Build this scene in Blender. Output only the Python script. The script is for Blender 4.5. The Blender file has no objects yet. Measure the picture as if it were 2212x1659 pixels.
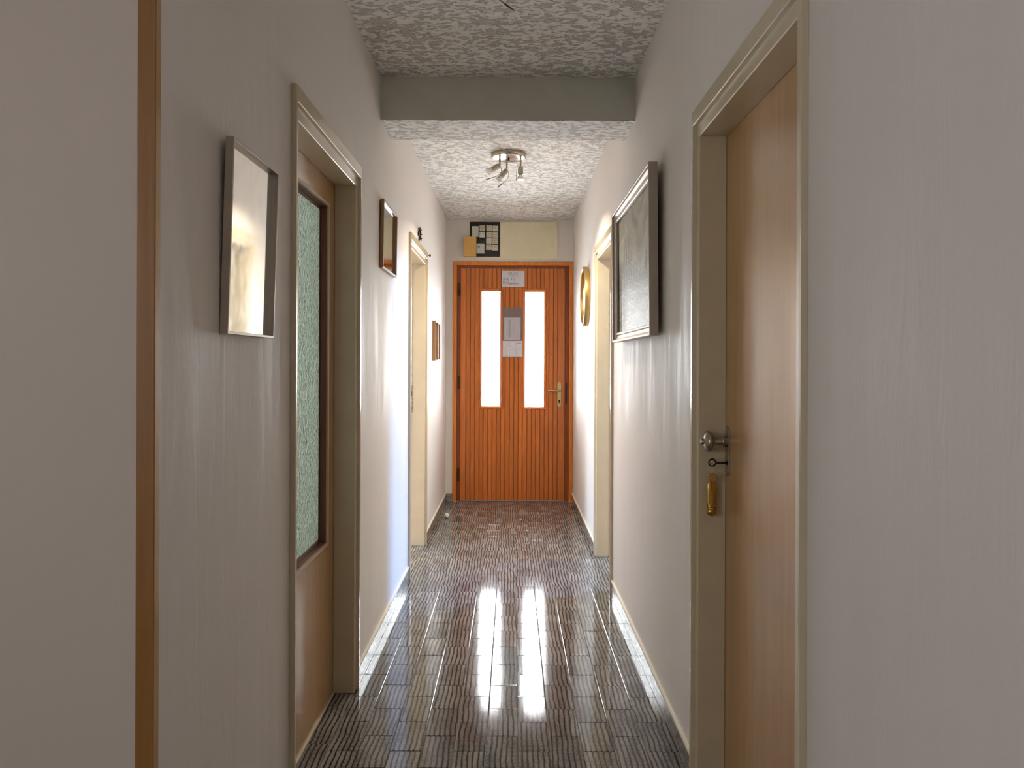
import bpy, bmesh, math, random
from mathutils import Vector, Matrix
random.seed(7)
PI = math.pi
SC = bpy.context.scene
COL = SC.collection

# ------------------------------------------------------------------ camera
cam_d = bpy.data.cameras.new('camera'); cam = bpy.data.objects.new('camera', cam_d); COL.objects.link(cam)
cam_d.sensor_fit = 'HORIZONTAL'; cam_d.sensor_width = 36.0
cam_d.lens = 1600 / 2212 * 36.0
cam_d.shift_x = 0.0
cam_d.shift_y = -(829.5 - 782) / 2212
cam_d.clip_start = 0.02
cam.matrix_world = Matrix.Translation((0, 0, 1.29)) @ Matrix.Rotation(PI / 2, 4, 'X') @ Matrix.Rotation(math.radians(.22), 4, 'Z')
SC.camera = cam

# ------------------------------------------------------------------ world, view
SC.view_settings.view_transform = 'Standard'; SC.view_settings.look = 'None'
SC.view_settings.gamma = 1.0; SC.view_settings.use_curve_mapping = False
SC.view_settings.exposure = 0.40
w = bpy.data.worlds.new('world'); SC.world = w; w.use_nodes = True
bgn = w.node_tree.nodes['Background']
bgn.inputs[0].default_value = (.78, .89, 1.0, 1); bgn.inputs[1].default_value = 3.0

def area(name, loc, direction, sx, sy, power, color, spread=180):
    d = bpy.data.lights.new(name, 'AREA'); d.shape = 'RECTANGLE'; d.size = sx; d.size_y = sy
    d.energy = power; d.color = color; d.spread = math.radians(spread)
    o = bpy.data.objects.new(name, d); COL.objects.link(o)
    o.location = loc
    o.rotation_euler = Vector(direction).to_track_quat('-Z', 'Y').to_euler()
    return o
DAY = (.80, .90, 1.0); WARM = (1.0, .74, .55)
# daylight lamps for the sky outside the two panes of the entrance door
area('daylight_or_fill', (-.196, 7.02, 1.41), (0, -1, 0), .22, 1.10, 19, (1.0, .97, .94), 150)
area('daylight_or_fill', (.2085, 7.02, 1.41), (0, -1, 0), .22, 1.10, 19, (1.0, .97, .94), 150)
# daylight lamps at side-room windows; second windows and hall window are added fill
area('daylight_or_fill', (6.0, 6.15, 2.75), (-1, -.36, -.22), 1.2, 1.3, 520, (.16, .42, 1.0))        # beyond door 4
area('daylight_or_fill', (-6.0, 3.25, 2.75), (1, .30, -.22), 1.4, 1.4, 300, (.48, .70, 1.0))       # beyond door 3
area('daylight_or_fill', (2.3, 3.0, 1.6), (.1, 1, .05), 1.4, 1.4, 40, (1.0, .92, .80), 70)           # fill lamp added beyond door 4 to brighten the far corridor
area('daylight_or_fill', (-2.4, 3.40, 1.6), (-.1, 1, .05), 1.4, 1.4, 250, (1.0, .94, .86), 70)         # added fill beyond door 3, evens out the right and far walls
area('daylight_or_fill', (-3.2, 2.3, 1.5), (1, 0, -.05), 1.2, 1.3, 150, (.95, .95, 1.0))           # beyond door 1
area('daylight_or_fill', (-3.3, -1.3, 1.6), (1, .6, 0), 1.3, 1.4, 10, WARM)                        # unseen hall window, added to light the near walls

XL, XR, YE, ZC = -.612, .565, 6.857, 2.606
PX = YE / 1600.0

# ------------------------------------------------------------------ mesh helpers
def link(name, me, mat=None, parent=None):
    o = bpy.data.objects.new(name, me); COL.objects.link(o)
    if mat and not me.materials: me.materials.append(mat)
    if parent: o.parent = parent
    return o
def obj(name, bm, mat=None, parent=None, smooth=False):
    me = bpy.data.meshes.new(name)
    bmesh.ops.recalc_face_normals(bm, faces=bm.faces)
    if smooth:
        for f in bm.faces: f.smooth = True
        for e in bm.edges:
            if len(e.link_faces) == 2 and e.calc_face_angle(0) > math.radians(38): e.smooth = False
    bm.to_mesh(me); bm.free()
    return link(name, me, mat, parent)
def box(bm, x0, x1, y0, y1, z0, z1, bev=0):
    b = bmesh.new()
    v = [b.verts.new((x, y, z)) for x in (x0, x1) for y in (y0, y1) for z in (z0, z1)]
    for f in ((0, 1, 3, 2), (4, 6, 7, 5), (0, 4, 5, 1), (2, 3, 7, 6), (0, 2, 6, 4), (1, 5, 7, 3)):
        b.faces.new([v[i] for i in f])
    if bev: bmesh.ops.bevel(b, geom=list(b.edges), offset=bev, segments=2, affect='EDGES', profile=.6)
    me = bpy.data.meshes.new('t'); b.to_mesh(me); b.free(); bm.from_mesh(me); bpy.data.meshes.remove(me)
    return bm
def B(*a, **k): return box(bmesh.new(), *a, **k)
def frame_to(d):
    d = Vector(d).normalized(); return d.to_track_quat('Z', 'Y').to_matrix().to_4x4()
def lathe(bm, prof, origin=(0, 0, 0), axis=(0, 0, 1), n=28, cap=True, sx=1, sy=1):
    M = Matrix.Translation(origin) @ frame_to(axis)
    rings = []
    for r, h in prof:
        if r < 1e-6: rings.append([bm.verts.new(M @ Vector((0, 0, h)))])
        else: rings.append([bm.verts.new(M @ Vector((r * sx * math.cos(2 * PI * i / n), r * sy * math.sin(2 * PI * i / n), h))) for i in range(n)])
    for a, b in zip(rings, rings[1:]):
        for i in range(n):
            j = (i + 1) % n
            if len(a) == 1 and len(b) == 1: continue
            if len(a) == 1: bm.faces.new((a[0], b[i], b[j]))
            elif len(b) == 1: bm.faces.new((a[i], a[j], b[0]))
            else: bm.faces.new((a[i], a[j], b[j], b[i]))
    if cap:
        for r in (rings[0], rings[-1]):
            if len(r) > 2: bm.faces.new(r)
    return bm
def tube(bm, pts, rad, n=8):
    pts = [Vector(p) for p in pts]
    rad = rad if isinstance(rad, (list, tuple)) else [rad] * len(pts)
    up = Vector((.123, .456, .88)).normalized(); rings = []
    for i, p in enumerate(pts):
        t = (pts[min(i + 1, len(pts) - 1)] - pts[max(i - 1, 0)]).normalized()
        a = t.cross(up)
        if a.length < .05: a = t.cross(Vector((1, 0, 0)))
        a.normalize(); b = t.cross(a)
        rings.append([bm.verts.new(p + rad[i] * (math.cos(2 * PI * k / n) * a + math.sin(2 * PI * k / n) * b)) for k in range(n)])
    for a, b in zip(rings, rings[1:]):
        for k in range(n):
            bm.faces.new((a[k], a[(k + 1) % n], b[(k + 1) % n], b[k]))
    bm.faces.new(rings[0]); bm.faces.new(rings[-1])
    return bm
def spline(p, n=8):
    p = [Vector(q) for q in p]; out = []
    for i in range(len(p) - 1):
        a, b, c, d = p[max(i - 1, 0)], p[i], p[i + 1], p[min(i + 2, len(p) - 1)]
        for k in range(n):
            t = k / n
            out.append(.5 * ((2 * b) + (-a + c) * t + (2 * a - 5 * b + 4 * c - d) * t * t + (-a + 3 * b - 3 * c + d) * t ** 3))
    out.append(p[-1]); return out
def rect_sweep(bm, prof, y0, y1, z0, z1, P, closed=True):
    """prof: (a, w) inset from the outer rectangle and height above the wall; P(y, z, w) -> world point. Open at the bottom when closed is False."""
    loops = []
    for a, wd in prof:
        if closed: c = [(y0 + a, z0 + a), (y0 + a, z1 - a), (y1 - a, z1 - a), (y1 - a, z0 + a)]
        else: c = [(y0 + a, z0), (y0 + a, z1 - a), (y1 - a, z1 - a), (y1 - a, z0)]
        loops.append([bm.verts.new(P(y, z, wd)) for y, z in c])
    for A, C in zip(loops, loops[1:]):
        for i in range(4 if closed else 3):
            j = (i + 1) % 4
            bm.faces.new((A[i], A[j], C[j], C[i]))
    return loops
def empty(name, loc=(0, 0, 0)):
    o = bpy.data.objects.new(name, None); COL.objects.link(o); o.location = loc; o.empty_display_size = .1
    return o
def tag(o, label, cat, group=None):
    o['label'] = label; o['category'] = cat
    if group: o['group'] = group
    return o
def structure(o): o['kind'] = 'structure'; return o
def stuff(o): o['kind'] = 'stuff'; return o

# ------------------------------------------------------------------ materials
class N:
    def __init__(s, name):
        s.m = bpy.data.materials.new(name); s.m.use_nodes = True; s.t = s.m.node_tree
        s.p = s.t.nodes['Principled BSDF']; s.out = s.t.nodes['Material Output']
    def n(s, typ, **kw):
        d = s.t.nodes.new(typ)
        for k, v in kw.items():
            if k.startswith('_'): setattr(d, k[1:], v)
        for k, v in kw.items():
            if not k.startswith('_'):
                key = int(k[1:]) if k[0] == 'i' and k[1:].isdigit() else k.replace('__', ' ')
                if hasattr(v, 'is_output') or isinstance(v, bpy.types.NodeSocket): s.t.links.new(v, d.inputs[key])
                else: d.inputs[key].default_value = v
        return d
    def set(s, key, v):
        if isinstance(v, bpy.types.NodeSocket): s.t.links.new(v, s.p.inputs[key])
        else: s.p.inputs[key].default_value = v
    def coord(s, kind='Object', scale=(1, 1, 1), loc=(0, 0, 0)):
        t = s.n('ShaderNodeTexCoord')
        return s.n('ShaderNodeMapping', i0=t.outputs[kind], i3=scale, i1=loc).outputs[0]
    def noise(s, vec, scale, detail=3, rough=.5, dist=0):
        return s.n('ShaderNodeTexNoise', Vector=vec, Scale=scale, Detail=detail, Roughness=rough, Distortion=dist).outputs[0]
    def ramp(s, fac, stops, interp='LINEAR'):
        d = s.n('ShaderNodeValToRGB', i0=fac); d.color_ramp.interpolation = interp
        e = d.color_ramp.elements
        while len(e) < len(stops): e.new(.5)
        for x, (p, c) in zip(e, stops):
            x.position = p; x.color = (c[0], c[1], c[2], 1) if isinstance(c, (tuple, list)) else (c, c, c, 1)
        return d.outputs[0]
    def math(s, op, a, b=0.0, c=0.0, clamp=False):
        d = s.n('ShaderNodeMath', _operation=op, _use_clamp=clamp, i0=a, i1=b, i2=c); return d.outputs[0]
    def mix(s, fac, a, b, blend='MIX'):
        d = s.n('ShaderNodeMix', _data_type='RGBA', _blend_type=blend, i0=fac, i6=a, i7=b); return d.outputs[2]
    def bump(s, h, strength=.3, dist=.01):
        o = s.n('ShaderNodeBump', Height=h, Strength=strength, Distance=dist).outputs[0]; s.set('Normal', o); return o
def c4(c): return (c[0], c[1], c[2], 1)

def m_plain(name, col, rough=.5, metal=0, bumpy=0, bscale=200, coat=0):
    k = N(name); v = k.coord()
    n = k.noise(v, 9, 4)
    k.set('Base Color', k.mix(n, c4([x * .9 for x in col]), c4([min(1, x * 1.08) for x in col])))
    k.set('Roughness', rough); k.set('Metallic', metal); k.set('Coat Weight', coat)
    if bumpy: k.bump(k.noise(v, bscale, 3), bumpy, .002)
    return k.m
def m_wall():
    k = N('wall_paint'); v = k.coord(scale=(7, 7, .75))
    st = k.noise(v, 1.7, 5, .6, 1.2)
    st2 = k.noise(k.coord(scale=(3.5, 3.5, .5)), 1.0, 4, .55, 1.5)
    fine = k.noise(k.coord(), 120, 3)
    k.set('Base Color', k.mix(st, (.79, .735, .685, 1), (.85, .80, .755, 1)))
    k.set('Roughness', k.ramp(k.math('ADD', k.math('MULTIPLY', st, .6), k.math('MULTIPLY', st2, .5)), [(.38, .50), (.62, .70)]))
    k.set('Specular IOR Level', .30)
    h = k.math('ADD', k.math('MULTIPLY', st, 1.0), k.math('MULTIPLY', fine, .10))
    k.bump(h, .28, .006)
    return k.m
def m_matte_wall():
    k = N('hall_wall_paint'); v = k.coord()
    k.set('Base Color', k.mix(k.noise(v, 1.5, 4), (.60, .52, .46, 1), (.66, .58, .52, 1)))
    k.set('Roughness', .62); k.bump(k.noise(v, 90, 4), .12, .003)
    return k.m
def m_ceiling():
    k = N('stucco_ceiling')
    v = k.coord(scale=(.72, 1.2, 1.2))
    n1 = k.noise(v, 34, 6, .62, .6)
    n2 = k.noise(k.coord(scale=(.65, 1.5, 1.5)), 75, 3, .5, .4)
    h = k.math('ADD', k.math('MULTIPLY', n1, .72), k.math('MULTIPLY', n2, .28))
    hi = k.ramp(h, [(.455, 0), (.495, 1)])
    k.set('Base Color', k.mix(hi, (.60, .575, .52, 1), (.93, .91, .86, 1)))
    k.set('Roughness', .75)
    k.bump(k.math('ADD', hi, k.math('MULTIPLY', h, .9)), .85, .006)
    return k.m
def m_wood(name, dark, light, rough=.3, scale=1.0, coat=.0, along='Z', rnd=.25, bumpy=.05):
    k = N(name)
    sc = {'Z': (22, 22, 1.1), 'Y': (22, 1.1, 22), 'X': (1.1, 22, 22)}[along]
    t = k.n('ShaderNodeTexCoord'); oi = k.n('ShaderNodeObjectInfo').outputs['Random']
    off = k.n('ShaderNodeCombineXYZ', i0=k.math('MULTIPLY', oi, 17.0), i1=k.math('MULTIPLY', oi, 5.0), i2=k.math('MULTIPLY', oi, 31.0)).outputs[0]
    mp = k.n('ShaderNodeMapping', i0=t.outputs['Object'], i3=[q * scale for q in sc], i1=off).outputs[0]
    g = k.noise(mp, 2.2, 6, .62, .6); g2 = k.noise(mp, 9, 3, .5, .2)
    f = k.math('ADD', k.math('MULTIPLY', g, .75), k.math('MULTIPLY', g2, .25))
    col = k.ramp(f, [(.33, dark), (.66, light)])
    val = k.math('ADD', k.math('MULTIPLY', oi, rnd), 1 - rnd / 2)
    col = k.n('ShaderNodeHueSaturation', Value=val, Color=col, Hue=.5).outputs[0]
    k.set('Base Color', col); k.set('Roughness', rough); k.set('Coat Weight', coat); k.set('Coat Roughness', .12)
    k.bump(f, bumpy, .003)
    return k.m
def m_tile():
    k = N('glazed_floor_tile')
    oi = k.n('ShaderNodeObjectInfo').outputs['Random']
    t = k.n('ShaderNodeTexCoord').outputs['Object']
    off = k.n('ShaderNodeCombineXYZ', i0=k.math('MULTIPLY', oi, 3.1), i1=k.math('MULTIPLY', oi, 9.7)).outputs[0]
    v = k.n('ShaderNodeVectorMath', _operation='ADD', i0=t, i1=off).outputs[0]
    sx = k.n('ShaderNodeSeparateXYZ', i0=v)
    x, y = sx.outputs[0], sx.outputs[1]
    wob = k.noise(k.n('ShaderNodeMapping', i0=v, i3=(8, 6, 1)).outputs[0], 1.0, 3, .55)
    jag = k.noise(k.n('ShaderNodeMapping', i0=v, i3=(90, 260, 1)).outputs[0], 1.0, 2, .5)
    u = k.math('ADD', k.math('MULTIPLY', x, 56), k.math('ADD', k.math('MULTIPLY', wob, 1.25), k.math('MULTIPLY', jag, .42)))
    fr = k.math('FRACT', u)
    tt = k.math('MULTIPLY', k.math('ABSOLUTE', k.math('SUBTRACT', fr, .5)), 2)      # 0 mid-feather, 1 on a dark vein
    vein = k.math('SMOOTH_MIN', 1, 1)
    vein = k.ramp(tt, [(.52, 0), (.84, 1)])
    ph = k.math('ADD', k.math('MULTIPLY', y, 760), k.math('MULTIPLY', k.math('POWER', tt, 1.6), -6.5))
    ph = k.math('ADD', ph, k.math('MULTIPLY', k.noise(k.n('ShaderNodeMapping', i0=v, i3=(30, 30, 1)).outputs[0], 1.0, 3), 9))
    fe = k.math('ADD', k.math('MULTIPLY', k.math('SINE', ph), .5), .5)
    patch = k.noise(k.n('ShaderNodeMapping', i0=v, i3=(16, 6, 1)).outputs[0], 1.0, 3)
    base = k.mix(fe, (.045, .040, .036, 1), (.29, .28, .265, 1))
    base = k.mix(k.ramp(patch, [(.38, 0), (.68, 1)]), base, (.29, .28, .26, 1))
    col = k.mix(vein, base, (.022, .016, .013, 1))
    tone = k.math('ADD', k.math('MULTIPLY', oi, .35), .85)
    col = k.n('ShaderNodeHueSaturation', Value=tone, Color=col).outputs[0]
    k.set('Base Color', col); k.set('Roughness', .085); k.set('Specular IOR Level', .45)
    wv = k.noise(k.n('ShaderNodeMapping', i0=v, i3=(1, 1, 1)).outputs[0], 12, 2, .5)
    k.bump(k.math('ADD', wv, k.math('MULTIPLY', vein, -.04)), .02, .006)
    return k.m
def m_skirt():
    k = N('skirting_tile'); v = k.coord(scale=(6, 6, 20))
    f = k.noise(v, 1.6, 6, .62, 1.6)
    k.set('Base Color', k.ramp(f, [(.35, (.14, .125, .11)), (.5, (.27, .25, .225)), (.66, (.40, .385, .35))]))
    k.set('Roughness', .16); return k.m
def m_metal(name, col, rough=.25, brushed=False):
    k = N(name); k.set('Metallic', 1.0)
    n = k.noise(k.coord(scale=(1, 1, 40) if brushed else (1, 1, 1)), 30, 4)
    k.set('Base Color', k.mix(n, c4([x * .82 for x in col]), c4(col)))
    k.set('Roughness', k.math('ADD', k.math('MULTIPLY', n, .15), rough - .07)); return k.m
def m_obscure():
    k = N('hammered_glass'); v = k.coord(scale=(1, 1, .8))
    vo = k.n('ShaderNodeTexVoronoi', Vector=v, Scale=95, Randomness=1.0); n = k.noise(v, 60, 3, .55, 1.0)
    h = k.math('ADD', k.math('MULTIPLY', vo.outputs['Distance'], 1.0), k.math('MULTIPLY', n, .8))
    bp = k.n('ShaderNodeBump', Height=h, Strength=.9, Distance=.006).outputs[0]
    tone = k.ramp(h, [(.40, (.16, .19, .17)), (.78, (.46, .52, .475))])
    tr = k.n('ShaderNodeBsdfTranslucent', Color=tone, Normal=bp).outputs[0]
    df = k.n('ShaderNodeBsdfDiffuse', Color=tone, Normal=bp).outputs[0]
    gl = k.n('ShaderNodeBsdfGlossy', Color=(.9, 1, .93, 1), Roughness=.16, Normal=bp).outputs[0]
    a = k.n('ShaderNodeMixShader', i0=.25, i1=tr, i2=df).outputs[0]
    fr = k.n('ShaderNodeFresnel', IOR=1.5, Normal=bp).outputs[0]
    s = k.n('ShaderNodeMixShader', i0=k.math('ADD', fr, .08), i1=a, i2=gl).outputs[0]
    k.t.links.new(s, k.out.inputs[0]); return k.m
def m_pane():
    k = N('window_glass')
    tr = k.n('ShaderNodeBsdfTransparent', Color=(.93, .97, 1, 1)).outputs[0]
    gl = k.n('ShaderNodeBsdfGlossy', Color=(1, 1, 1, 1), Roughness=.04).outputs[0]
    fr = k.n('ShaderNodeFresnel', IOR=1.45).outputs[0]
    s = k.n('ShaderNodeMixShader', i0=fr, i1=tr, i2=gl).outputs[0]
    k.t.links.new(s, k.out.inputs[0]); return k.m
def m_plastic_sleeve():
    k = N('clear_plastic')
    tr = k.n('ShaderNodeBsdfTransparent', Color=(.96, .95, .95, 1)).outputs[0]
    df = k.n('ShaderNodeBsdfDiffuse', Color=(.8, .76, .76, 1)).outputs[0]
    gl = k.n('ShaderNodeBsdfGlossy', Color=(1, 1, 1, 1), Roughness=.2).outputs[0]
    a = k.n('ShaderNodeMixShader', i0=.08, i1=tr, i2=df).outputs[0]
    s = k.n('ShaderNodeMixShader', i0=.03, i1=a, i2=gl).outputs[0]
    k.t.links.new(s, k.out.inputs[0]); return k.m
def m_bulb():
    k = N('bulb_glass')
    k.set('Base Color', (.85, .84, .80, 1)); k.set('Roughness', .08); k.set('Metallic', .75)
    k.set('Coat Weight', .6); k.bump(k.n('ShaderNodeTexVoronoi', Vector=k.coord(), Scale=260).outputs[0], .3, .002)
    return k.m
def m_glow():
    k = N('lit_bulb_face'); k.set('Base Color', (.9, .88, .8, 1)); k.set('Roughness', .2)
    k.set('Emission Color', (1.0, .93, .82, 1)); k.set('Emission Strength', 1.6); return k.m
def m_gold_relief():
    k = N('gold_relief'); k.set('Metallic', 1.0); v = k.coord()
    n = k.noise(v, 26, 5, .6, 1.5)
    k.set('Base Color', k.ramp(n, [(.3, (.45, .26, .07)), (.6, (.85, .62, .25))])); k.set('Roughness', .2)
    return k.m
def m_painting():
    k = N('painted_canvas')                     # object space: y along the picture (+ is its far end), z up
    t = k.n('ShaderNodeTexCoord').outputs['Object']
    sep = k.n('ShaderNodeSeparateXYZ', i0=t); y, z = sep.outputs[1], sep.outputs[2]
    def nz(sc, det=4, r=.6, d=0, off=0): return k.noise(k.n('ShaderNodeMapping', i0=t, i3=sc, i1=(off, off, off)).outputs[0], 1.0, det, r, d)
    sky = k.ramp(nz((1, 4, 7), 5, .6, 1.4), [(.32, (.24, .225, .16)), (.5, (.40, .375, .275)), (.68, (.55, .525, .43))])
    yn = k.math('MULTIPLY', k.math('ADD', y, .468), 1 / .936)
    env = k.ramp(yn, [(0, .95), (.10, .55), (.24, .12), (.38, .30), (.50, .22), (.62, .62), (.80, .9), (1, .8)])
    trees = None
    for cells, seed, jag in ((13, 0, .03), (21, 3.7, .02)):
        u = k.math('ADD', k.math('MULTIPLY', yn, cells), seed)
        fr = k.math('FRACT', u); cell = k.math('FLOOR', u)
        rn = k.n('ShaderNodeTexWhiteNoise', _noise_dimensions='1D', W=cell).outputs[0]
        tri = k.math('SUBTRACT', 1, k.math('ABSOLUTE', k.math('SUBTRACT', k.math('MULTIPLY', fr, 2), 1)))
        tri = k.math('POWER', tri, 1.5)
        h = k.math('MULTIPLY', k.math('MULTIPLY', env, k.math('ADD', k.math('MULTIPLY', rn, .40), .14)), k.math('ADD', k.math('MULTIPLY', tri, .9), .1))
        lvl = k.math('SUBTRACT', h, k.math('ADD', z, .075))
        lvl = k.math('ADD', lvl, k.math('MULTIPLY', k.math('SUBTRACT', nz((1, 90, 60), 2, .5), .5), .10))
        m = k.ramp(k.math('ADD', lvl, .5), [(.495, 0), (.515, 1)])
        trees = m if trees is None else k.math('MAXIMUM', trees, m)
    tcol = k.ramp(nz((1, 60, 18), 3), [(.35, (.045, .055, .045)), (.55, (.13, .145, .125)), (.72, (.26, .28, .25))])
    col = k.mix(k.math('MULTIPLY', trees, .95), sky, tcol)
    # pale ground with water, then white and ochre dabs of flowers
    ground = k.ramp(nz((1, 5, 30), 3, .5, .6, 5), [(.35, (.15, .155, .125)), (.55, (.27, .275, .23)), (.7, (.40, .41, .37))])
    gm = k.ramp(k.math('ADD', z, k.math('MULTIPLY', nz((1, 9, 9), 3), .12)), [(.0, 1), (.02, 0)])
    gm = k.ramp(k.math('ADD', k.math('ADD', z, k.math('MULTIPLY', nz((1, 9, 9), 3), .14)), .5), [(.46, 1), (.52, 0)])
    col = k.mix(gm, col, ground)
    dab = nz((1, 75, 95), 3, .6, .8, 2)
    dabs = k.ramp(dab, [(.54, 0), (.585, 1)])
    dz = k.ramp(k.math('ADD', z, .5), [(.24, 1), (.40, .75), (.52, .35), (.60, 0)])
    dy = k.ramp(yn, [(.02, .9), (.25, .55), (.40, .25), (.60, .9), (1, .9)])
    dc = k.ramp(nz((1, 30, 30), 2, .5, 0, 9), [(.40, (.80, .82, .80)), (.55, (.62, .63, .58)), (.66, (.46, .38, .20))])
    col = k.mix(k.math('MULTIPLY', k.math('MULTIPLY', dabs, dz), dy), col, dc)
    k.set('Base Color', col); k.set('Roughness', .5)
    k.bump(k.math('ADD', dab, nz((1, 40, 40), 4, .7)), .5, .003); return k.m

M = dict(
    wall=m_wall(), hall=m_matte_wall(), ceil=m_ceiling(), beam=m_plain('beam_paint', (.74, .73, .66), .6, bumpy=.1, bscale=60),
    tile=m_tile(), skirt=m_skirt(), grout=m_plain('dark_grout', (.10, .085, .075), .8),
    caulk=m_plain('cream_caulk', (.74, .70, .58), .45, bumpy=.4, bscale=60),
    frame=m_plain('cream_gloss_paint', (.68, .58, .41), .22, bumpy=.10, bscale=90, coat=.3),
    border=m_plain('cream_paint_border', (.66, .60, .48), .16, bumpy=.35, bscale=45),
    beech=m_wood('beech_veneer', (.49, .275, .115), (.56, .33, .15), .24, .7, .25, 'Z', 0, .012),
    bead=m_wood('dark_glazing_bead', (.10, .035, .018), (.20, .085, .045), .4, 1, 0, 'Z', .2),
    lip=m_wood('beech_moulding', (.42, .25, .14), (.50, .31, .19), .3, 1, .1, 'Z', 0),
    strip=m_wood('brown_strip', (.26, .115, .025), (.36, .17, .045), .38, 1, .1, 'Z', 0),
    slat=m_wood('pine_slat', (.50, .125, .018), (.70, .21, .033), .34, 1.6, .15, 'Z', .24),
    dframe=m_wood('door_frame_wood', (.60, .155, .014), (.92, .30, .030), .3, 1.2, .2, 'Z', .1),
    rebate=m_wood('dark_rebate_wood', (.20, .045, .012), (.34, .092, .024), .4, 1.2, 0, 'Z', .1),
    pane=m_pane(), obscure=m_obscure(),
    brass=m_metal('aged_brass', (.66, .52, .26), .32), gold=m_metal('gold_rim', (.78, .54, .20), .36),
    relief=m_gold_relief(), goldfob=m_metal('brass_fob', (.62, .36, .10), .25),
    nickel=m_metal('satin_nickel', (.48, .43, .36), .26), chrome=m_metal('polished_plate', (.82, .78, .70), .10),
    iron=m_plain('black_iron', (.018, .020, .016), .4, .6), rust=m_plain('dark_hinge', (.055, .035, .028), .45, .7),
    alu=m_metal('champagne_aluminium', (.56, .50, .43), .52, True), silver=m_metal('silver_leaf', (.50, .47, .42), .55, True),
    rodm=m_metal('dark_steel', (.22, .19, .15), .35),
    glow=m_glow(),
    mirror=m_metal('mirror_silver', (.90, .92, .89), .07), canvas=m_painting(),
    brownf=m_wood('brown_frame', (.26, .13, .05), (.42, .23, .10), .35, 1, .1, 'Z', 0),
    white=m_plain('white_paper', (.74, .72, .76), .6), ink=m_plain('dark_ink', (.03, .03, .025), .6), pale=m_plain('pale_ink', (.32, .32, .36), .6),
    sleeve=m_plastic_sleeve(), board=m_plain('black_fuse_board', (.018, .010, .009), .3),
    ceramic=m_plain('cream_ceramic', (.72, .66, .50), .2, coat=.4), ceramic2=m_plain('pale_ceramic', (.78, .77, .66), .2, coat=.4),
    beige=m_plain('beige_panel', (.88, .79, .56), .5), orange=m_plain('amber_plastic', (.78, .46, .13), .4),
    brk=m_plain('pale_blue_plastic', (.62, .68, .62), .35), bulb=m_bulb(), rubber=m_plain('white_rubber', (.80, .78, .74), .4),
    blue=m_plain('blue_plastic', (.12, .22, .40), .4), photo=m_plain('pale_print', (.62, .63, .64), .25, coat=.5),
)

# ------------------------------------------------------------------ setting: walls, ceiling
DOORS_L = [(2.045, 2.93), (4.375, 5.24)]
DOORS_R = [(1.415, 2.28), (4.125, 4.96)]
ZT = 2.058
def side_wall(name, x0, x1, ya, yb, doors):
    bm = bmesh.new(); y = ya
    for a, b in doors:
        box(bm, x0, x1, y, a + .012, -.01, ZC); box(bm, x0, x1, a + .012, b - .012, ZT - .012, ZC); y = b - .012
    box(bm, x0, x1, y, yb, -.01, ZC)
    return structure(obj(name, bm, M['wall']))
WT = .16
side_wall('wall_left', XL - WT, XL, 1.2835, YE, DOORS_L)
side_wall('wall_right', XR, XR + WT, -2.5, YE, DOORS_R)
# far wall with the hole of the entrance door
bm = bmesh.new()
DX0, DX1, DZ = -.546, .562, 2.218
box(bm, XL - WT, DX0 + .012, YE, YE + .14, -.01, ZC); box(bm, DX1 - .012, XR + WT, YE, YE + .14, -.01, ZC); box(bm, DX0 + .012, DX1 - .012, YE, YE + .14, DZ - .012, ZC)
structure(obj('wall_far', bm, M['wall']))
# hall behind the camera: wall end beside the brown strip, side wall with an added window hole, back wall
structure(obj('wall_hall', B(-3.2, XL - .0302, 1.268, 1.268 + .12, -.01, ZC), M['hall']))
bm = bmesh.new()
box(bm, -3.2, -3.08, -2.5, -2.05, -.01, ZC); box(bm, -3.2, -3.08, -.55, 1.268, -.01, ZC)
box(bm, -3.2, -3.08, -2.05, -.55, -.01, .85); box(bm, -3.2, -3.08, -2.05, -.55, 2.35, ZC)
structure(obj('wall_hall_side', bm, M['hall']))
structure(obj('wall_back', B(-3.2, XR + WT, -2.62, -2.5, -.01, ZC), M['hall']))
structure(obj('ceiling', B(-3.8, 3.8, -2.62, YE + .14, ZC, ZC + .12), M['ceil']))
# lowered beam across the corridor with the stucco on its underside
bmm = obj('trim_1', B(XL, XR, 3.424, 3.73, 2.409, ZC + .0), M['beam']); structure(bmm)
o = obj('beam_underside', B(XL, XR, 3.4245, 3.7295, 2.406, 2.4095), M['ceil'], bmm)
# brown corner strip beside the wall end
tr = structure(obj('trim_2', B(XL - .030, XL + .0015, 1.2655, 1.2835, 0, ZC, bev=.0015), M['strip']))
# cream edge on its corridor side
obj('strip_edge', B(XL + .0015, XL + .0022, 1.2665, 1.2825, 0, ZC), M['beech'], tr)
# side rooms (only their light reaches the corridor): plain shells with a window hole
def room(name, x0, x1, y0, y1, side, wy0, wy1, south=None):
    """side +1: the outer wall is at x1; -1: at x0"""
    bm = bmesh.new()
    if south:  # extra unseen opening, added to let the fill lamp in
        a, b = south
        box(bm, x0, a, y0 - .1, y0, 0, ZC); box(bm, b, x1, y0 - .1, y0, 0, ZC); box(bm, a, b, y0 - .1, y0, 0, .85); box(bm, a, b, y0 - .1, y0, 2.3, ZC)
    else: box(bm, x0, x1, y0 - .1, y0, 0, ZC)
    box(bm, x0, x1, y1, y1 + .1, 0, ZC)
    xo0, xo1 = (x1, x1 + .12) if side > 0 else (x0 - .12, x0)
    box(bm, xo0, xo1, y0 - .1, wy0, 0, ZC); box(bm, xo0, xo1, wy1, y1 + .1, 0, ZC)
    box(bm, xo0, xo1, wy0, wy1, 0, .85); box(bm, xo0, xo1, wy0, wy1, 2.3, ZC)
    structure(obj(name, bm, M['wall']))
room('wall_east_room', XR + WT, 3.5, 3.2, 7.1, 1, 4.85, 5.75, (1.5, 3.1))
room('wall_west_room', -3.6, XL - WT, 3.55, 6.8, -1, 3.6, 4.6, (-3.1, -1.7))
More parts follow.
